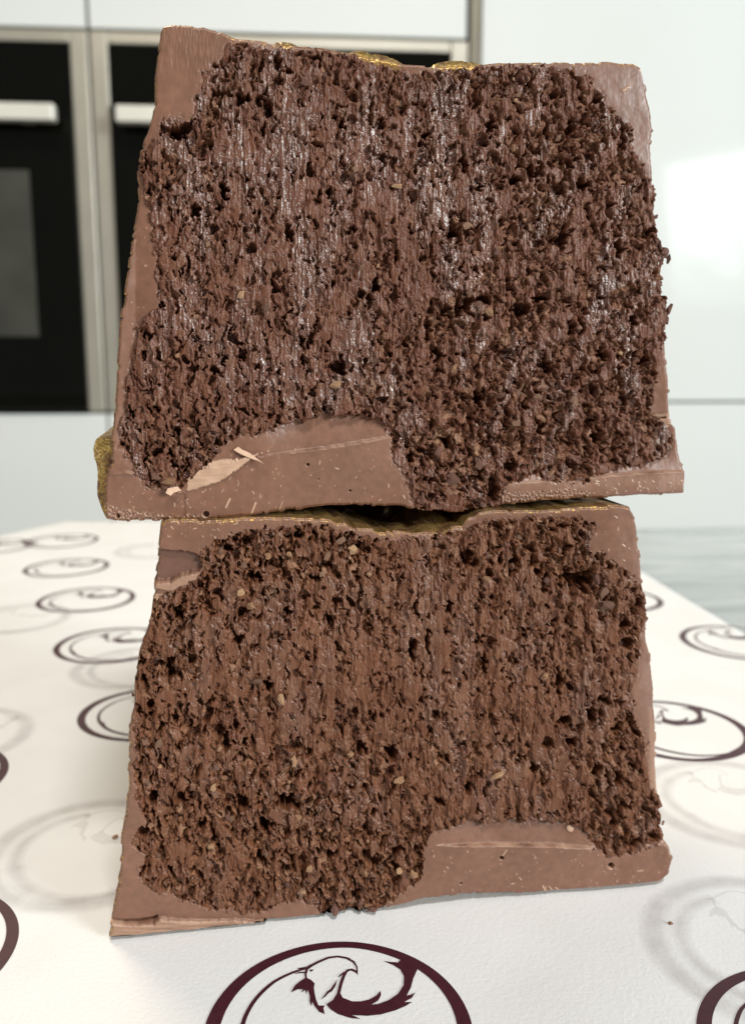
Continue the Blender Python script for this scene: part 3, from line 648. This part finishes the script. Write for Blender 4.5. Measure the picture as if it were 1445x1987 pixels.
# ---- lower slice
def shape_lower(X, Y, G, pale, dark, seed):
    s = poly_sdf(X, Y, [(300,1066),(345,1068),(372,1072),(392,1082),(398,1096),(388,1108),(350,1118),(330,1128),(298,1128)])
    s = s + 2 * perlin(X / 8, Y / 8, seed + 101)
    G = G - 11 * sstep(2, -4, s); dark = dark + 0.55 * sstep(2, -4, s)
    s2 = poly_sdf(X, Y, [(299,1130),(330,1128),(352,1114),(380,1111),(396,1117),(392,1130),(352,1138),(335,1148),(300,1142)]) + 1.5 * perlin(X / 7, Y / 7, seed + 102)
    G = G + 7 * sstep(2, -4, s2); pale = pale + 0.28 * sstep(3, -3, s2)
    s3 = poly_sdf(X, Y, [(296,1150),(340,1156),(346,1196),(294,1196)]) + 1.5 * perlin(X / 7, Y / 7, seed + 103)
    G = G + 4 * sstep(2, -3, s3) + 0.12 * (Y - 1172) * sstep(2, -3, s3); pale = pale + 0.5 * sstep(3, -3, s3) * (0.6 + 0.6 * perlin(X / 9, Y / 30, seed + 104))
    # split strip along the foot
    s4 = poly_sdf(X, Y, [(205,1786),(260,1793),(300,1790),(310,1780),(400,1784),(470,1784),(512,1786),(520,1798),(400,1815),(290,1818),(268,1840),(205,1840)]) + 2.5 * perlin(X / 14, Y / 5, seed + 105)
    m4 = sstep(2, -2, s4)
    G = G + m4 * (8 + 1.2 * perlin(X / 90, Y / 5, seed + 106) + 0.5 * perlin(X / 40, Y / 3, seed + 107)); pale = pale + m4 * (0.34 + 0.22 * perlin(X / 80, Y / 6, seed + 108))
    gap = np.exp(-((Y - np.interp(X, [212, 240, 270, 300, 312], [1786, 1789, 1788, 1783, 1776])) / 3.0) ** 2) * (X < 306)
    G = G - 12 * gap
    s5 = poly_sdf(X, Y, [(512,1785),(620,1780),(640,1800),(512,1802)]) + 5 * perlin(X / 7, Y / 7, seed + 109)
    G = G - sstep(2, -3, s5) * (5 + 5 * perlin(X / 6, Y / 6, seed + 110)); pale = pale + 0.3 * sstep(2, -3, s5) * sstep(0, .4, perlin(X / 5, Y / 5, seed + 111))
    s6 = poly_sdf(X, Y, [(1262,1375),(1290,1500),(1290,1640),(1270,1600),(1262,1500)])
    pale = pale + 0.22 * sstep(6, -4, s6)
    return G, pale, dark
def top_lower(Tp, pxs, dd, tt, seed):
    z = Tp[None, :, 2] + 0 * dd; flat = ZTL                              # gold surface behind the rim
    k = np.minimum(1, dd / 0.010)
    dip = np.interp(pxs, [312, 610, 680, 740, 800, 900, 945, 1222], [0.0, 0.0, -0.0009, -0.0014, -0.0016, -0.0012, 0.0, 0.0])[None]
    rel = 0.0007 * fbm(pxs[None] / 60 + 0 * dd, dd * 260, seed + 120, 3)
    bump = 0.0022 * np.exp(-((pxs[None] - 850) / 26) ** 2 - ((dd - 0.006) / 0.004) ** 2) - 0.003 * np.exp(-((pxs[None] - 765) / 34) ** 2 - ((dd - 0.009) / 0.005) ** 2)
    z = z * (1 - k) + k * (flat - 0.0009 + dip * 0.9) + rel * np.minimum(1, dd / 0.003) + bump
    return np.minimum(z, np.maximum(Tp[None, :, 2] * (dd < 0.002) - 9 * (dd >= 0.002), flat - 0.0001))
ZTL = ZT - float(LB0[2])
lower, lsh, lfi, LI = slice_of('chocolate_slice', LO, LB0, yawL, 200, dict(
    ground=True, shape=shape_lower, top=top_lower, mat='fill_warm_lit', gloss=0.40, goldw=10, goldb=-0.16, nflake=170,
    specks=[(820, 1290, 1640, 1735, 80, 1.2), (320, 460, 1010, 1050, 30, 0.3), (1130, 1240, 990, 1100, 20, 0.8)],
    nicks=[(1054, 1722, 1061, 1733, 1.3, 1.0), (1066, 1722, 1072, 1730, 1.0, .9), (1078, 1724, 1084, 1729, 1.0, .8), (980, 1647, 970, 1662, 1.2, .7), (1235, 1690, 1246, 1689, 1.0, .7)],
    fill_label='crumbly praline filling with deep pits in its lower left'))
tag(lower, 'cut chocolate slice standing on the paper, carrying another slice on top', 'chocolate')

# ---- upper slice
def shape_upper(X, Y, G, pale, dark, seed):
    s = poly_sdf(X, Y, [(1256,806),(1310,800),(1310,824),(1290,832),(1258,828)]) + 2 * perlin(X / 8, Y / 8, seed + 101)
    G = G - 3 * sstep(2, -3, s); pale = pale + 0.32 * sstep(3, -3, s)
    cr = np.exp(-((Y - np.interp(X, [1256, 1270, 1285, 1300], [812, 809, 813, 811])) / 1.6) ** 2) * (X > 1256) * (X < 1300)
    G = G - 8 * cr
    # frosted granular strip under the right hand ledge and along the foot at the left
    s2 = poly_sdf(X, Y, [(970,958),(1100,948),(1140,955),(1140,972),(970,988)])
    m = sstep(3, -3, s2); g = perlin(X / 4, Y / 4, seed + 102)
    G = G + m * 2.5 * g; pale = pale + 0.35 * m * sstep(0, 0.5, g)
    s3 = poly_sdf(X, Y, [(195,975),(230,985),(330,1000),(400,1000),(400,1015),(195,1020)])
    m = sstep(4, -4, s3); G = G + m * 2.2 * g; pale = pale + 0.4 * m * sstep(0, 0.5, g)
    # band below the left hand crease is set back
    s4 = poly_sdf(X, Y, [(195,922),(280,922),(300,950),(360,958),(360,1020),(195,1020)])
    G = G - 2.5 * sstep(3, -4, s4)
    b = np.exp(-((Y - 935 - (1150 - X) * 0.02) / 14) ** 2) * sstep(960, 1000, X); pale = pale + 0.10 * b
    sh = poly_sdf(X, Y, [(362,952),(364,930),(370,908),(392,898),(420,893),(450,890),(480,884),(508,879),(484,894),(470,906),(455,916),(440,926),(424,935),(400,943),(380,949)])
    edge = 5 * np.abs(perlin(X / 3.0 + Y / 9.0, Y / 14.0, seed + 115)) * sstep(430, 470, X) + 2 * perlin(X / 6, Y / 6, seed + 116)
    ms = sstep(1.2, -1.2, sh + edge); wv = perlin(X / 26, Y / 5, seed + 117); wv2 = perlin(X / 5, Y / 30, seed + 118)
    G = G + ms * (5.0 + 0.5 * wv + 0.9 * perlin(X / 30, Y / 30, seed + 119) + 0.03 * (X - 430)); pale = pale * (1 - ms) + ms * np.clip(0.66 + 0.10 * wv + 0.14 * perlin(X / 28, Y / 24, seed + 121) + 0.0016 * (X - 420), 0, 1)
    # corner brushed by the knife: fine upright grain
    kn = sstep(130, 40, Y - 60) * sstep(560, 430, X); G = G + kn * 0.5 * perlin(X / 2.4, Y / 22, seed + 103); pale = pale + 0.16 * kn * perlin(X / 3, Y / 30, seed + 104)
    return G, pale, dark
def top_upper(Tp, pxs, dd, tt, seed):
    rel = -0.0005 * np.abs(fbm(pxs[None] / 50 + 0 * dd, dd * 300, seed + 120, 3)) * np.minimum(1, dd / 0.002)
    bump = 0
    for bx, bw, bh, by in ((735, 50, 0.0011, 0.003), (885, 46, 0.0011, 0.003), (556, 24, 0.0006, 0.002), (805, 20, -0.0006, 0.004)):
        bump = bump + bh * np.exp(-(np.abs(pxs[None] - bx) / bw) ** 4 - ((dd - by) / 0.004) ** 4)
    return Tp[None, :, 2] - 0.0010 * np.minimum(1, dd / 0.012) + rel * 0.6 + bump
upper, ush, ufi, UI = slice_of('chocolate_slice', UP, UB0, yawU, 300, dict(
    ground=False, shape=shape_upper, top=top_upper, mat='fill', gloss=0.75, goldw=9, goldb=-0.22, goldx=[(505, 520, 14), (538, 576, 18), (690, 782, 20), (845, 930, 12)], nflake=170,
    specks=[(380, 790, 870, 985, 75, 2.0), (210, 400, 930, 1005, 35, 2.0), (1130, 1325, 930, 962, 50, 0.2), (240, 300, 400, 800, 30, 1.7)],
    nicks=[(438, 985, 446, 968, 1.3, 1.0), (488, 996, 496, 976, 1.4, 1.0), (541, 992, 548, 975, 1.0, .6), (650, 908, 656, 910, 1.1, .9), (1225, 165, 1215, 172, 2.5, .6)],
    fill_label='glossy streaked praline filling with coarse pits to its right'))
tag(upper, 'cut chocolate slice balanced on top of the other slice', 'chocolate')

# gold rim that sticks out behind the left foot of the upper slice
def extrude_px(name, pts, info, d0, d1, mat, parent, jag=0.0):
    p = info['p0'] + info['ey'] * d0
    A = on_plane(np.array([q[0] for q in pts], float), np.array([q[1] for q in pts], float), p, info['ey'])
    fr = info['loc'](A); n = len(fr); NRg = 10; V = []
    for k in range(NRg + 1):
        t = k / NRg; Q = fr.copy(); Q[:, 1] += (d1 - d0) * t
        Q[:, 0] += jag * perlin(np.arange(n) * 0.7, np.full(n, t * 6), 77); Q[:, 2] += jag * perlin(np.arange(n) * 0.7, np.full(n, t * 6), 78); V.append(Q)
    V = np.concatenate(V); F = []
    for k in range(NRg):
        F += [(k * n + q, k * n + (q + 1) % n, (k + 1) * n + (q + 1) % n, (k + 1) * n + q) for q in range(n)]
    F += [tuple(range(n))[::-1], tuple(range(NRg * n, NRg * n + n))]
    o = mesh_py(name, V, F, mat, parent, False)
    bm = bmesh.new(); bm.from_mesh(o.data); bmesh.ops.recalc_face_normals(bm, faces=bm.faces); bm.to_mesh(o.data); bm.free()
    return o
gr_ = extrude_px('gold_rim', [(222,850),(214,846),(204,848),(192,849),(185,855),(182,872),(184,890),(188,899),(189,915),(190,930),(189,948),(190,962),(194,974),(198,988),(206,1004),(222,1004)], UI, 0.0022, 0.028, M['gold'], ush, 0.00012)
gr_['label'] = 'rough gold dusted rim sticking out at the side'
# pale shaving peeled over the ledge
def sheet_px(name, pts, info, lift, mat, parent, thick=0.00018, curl=0.0):
    A = on_plane(np.array([q[0] for q in pts], float), np.array([q[1] for q in pts], float), info['p0'], info['ey'])
    Q = info['loc'](A); Q[:, 1] -= lift
    n = len(Q); tris = tessellate_polygon([[Vector((q[0], q[2], 0)) for q in Q]])
    x0, x1 = Q[:, 0].min(), Q[:, 0].max(); Q[:, 1] -= curl * ((Q[:, 0] - x0) / (x1 - x0 + 1e-9)) ** 2
    Bk = Q.copy(); Bk[:, 1] += thick
    V = np.concatenate([Q, Bk]); F = [tuple(t) for t in tris] + [tuple(n + k for k in t[::-1]) for t in tris] + [(k, (k + 1) % n, n + (k + 1) % n, n + k) for k in range(n)]
    o = mesh_py(name, V, F, mat, parent); bm = bmesh.new(); bm.from_mesh(o.data); bmesh.ops.recalc_face_normals(bm, faces=bm.faces); bm.to_mesh(o.data); bm.free(); return o
sheet_px('chocolate_shaving', [(453,872),(462,866),(470,872),(484,878),(512,899),(500,893),(484,888),(466,880)], UI, 0.0006, M['shav'], ush, 0.00015, 0.0003)
sheet_px('chocolate_shaving', [(322,955),(326,946),(345,942),(352,950),(338,954),(332,960)], UI, 0.0010, M['shav'], ush, 0.0003)
cp = on_z(1300, 1798); 
def ground_crumb(px, py, s, mesh, label):
    p = on_z(px, py); z = float(paper_z(np.array(p[0]), np.array(p[1])))
    o = bpy.data.objects.new('fallen_crumb', mesh); col.objects.link(o); o.location = (p[0], p[1], z + s * 0.35); o.scale = (s, s, s); o.rotation_euler = (0.3, 0.2, px)
    return tag(o, label, 'crumb')
ground_crumb(1300, 1798, 0.00045, FLK[1][2], 'tiny tan crumb lying on a faint printed emblem on the paper')
ground_crumb(224, 1632, 0.0006, FLK[2][0], 'small golden crumb on the paper against the foot of the lower slice')

# ------------------------------------------------------------------ kitchen behind: ovens and cabinets
kp = np.array([0.0, 1.60, 0.0])                                  # a point on the cabinet fronts
kyaw = math.radians(4.5)
kex, key = frame(kyaw)
def kpt(px, py):
    q = on_plane(np.array(px, float), np.array(py, float), kp, key); d = q - kp
    return float(d @ kex), float(q[2])
KX = lambda px, py: kpt(px, py)[0]
KZ = lambda px, py: kpt(px, py)[1]
x_gap = KX(190, 430); x_r = KX(927, 300); zo_t = KZ(560, 70); zo_b = KZ(100, 799)
FLOOR = -0.9
def kroot(name, x0, z0): 
    q = kp + kex * x0; return empty(name, (float(q[0]), float(q[1]), z0), kyaw)
def kitchen_oven(x0, x1, label):
    w = x1 - x0; r_ = kroot('built_in_oven', x0, zo_b); h = zo_t - zo_b; s = 0.030
    box('housing', 0.001, w - 0.001, 0.022, 0.50, 0.0, h - 0.0012, M['cavity_and_reflection'], r_)
    box('side_frame', 0.0015, s, -0.004, 0.0215, 0.0, h - 0.0015, M['alu'], r_, 0.002)
    box('side_frame', w - s, w - 0.0015, -0.004, 0.0215, 0.0, h - 0.0015, M['alu'], r_, 0.002)
    box('top_trim', s + 0.0005, w - s - 0.0005, -0.003, 0.0215, h - 0.020, h - 0.0015, M['alu'], r_, 0.002)
    box('control_panel', s + 0.0005, w - s - 0.0005, 0.000, 0.0215, h - 0.115, h - 0.0205, M['black'], r_, 0.001)
    dr = box('door', s + 0.0005, w - s - 0.0005, -0.012, 0.0215, 0.006, h - 0.118, M['black'], r_, 0.002)
    box('handle', s + 0.018, w - s - 0.018, -0.058, -0.036, h - 0.156, h - 0.130, M['handle'], dr, 0.003)
    for xx in (s + 0.06, w - s - 0.08): box('handle_post', xx, xx + 0.02, -0.037, -0.0122, h - 0.152, h - 0.138, M['alu'], dr)
    box('window_pane', s + 0.075, w - s - 0.075, -0.0145, -0.0123, 0.13, h - 0.225, M['cavity_and_reflection'], dr)  # greenish reflection in the glass painted as the pane's flat colour
    return tag(r_, label, 'oven', 'ovens built in side by side')
ow = x_r - 0.020 - x_gap
kitchen_oven(x_gap - ow, x_gap - 0.0005, 'black glass built-in oven with an unobstructed handle, beside the other oven')
kitchen_oven(x_gap + 0.0005, x_gap + ow, 'black glass built-in oven mostly hidden behind the chocolate stack')
def cabinet(name, x0, x1, z0, z1, doors, label, group=None, split=None):
    r_ = kroot(name, x0, z0); w = x1 - x0; h = z1 - z0
    box('carcass', 0.002, w - 0.002, 0.0225, 0.52, 0.0, h - 0.001, M['dark'], r_)
    for a, b, c, d in doors: box('door', a, b, 0.000, 0.022, c, d, M['white'], r_, 0.0015)
    return tag(r_, label, 'cabinet', group)
ztop = 1.25
for k, (a, b) in enumerate(((x_gap - ow, x_gap), (x_gap, x_r - 0.02))):
    cabinet('wall_cabinet', a, b, zo_t + 0.001, ztop, [(0.002, b - a - 0.004, 0.003, ztop - zo_t - 0.004)],
            ['white gloss cabinet above the oven with the clear handle', 'white gloss cabinet above the oven hidden by the chocolate'][k], 'cabinets above the ovens')
    cabinet('base_cabinet', a, b, FLOOR, zo_b - 0.001, [(0.002, b - a - 0.002, 0.10, zo_b - FLOOR - 0.004)],
            ['white gloss base cabinet under the oven with the clear handle', 'white gloss base cabinet under the oven hidden by the chocolate'][k], 'cabinets under the ovens')
tr = kroot('trim_post', x_r - 0.0195, FLOOR); box('post', 0.0015, 0.0185, -0.006, 0.5, 0, ztop - FLOOR, M['trim'], tr); tag(tr, 'narrow bronze vertical trim between oven unit and tall cabinet', 'trim')
zs = KZ(1370, 780)
cabinet('tall_cabinet', x_r, x_r + 0.9, FLOOR, ztop, [(0.003, 0.897, 0.10, zs - FLOOR - 0.002), (0.003, 0.897, zs - FLOOR + 0.002, ztop - FLOOR - 0.003)],
        'tall white gloss cabinet with two stacked doors reflecting a window', 'cabinet')
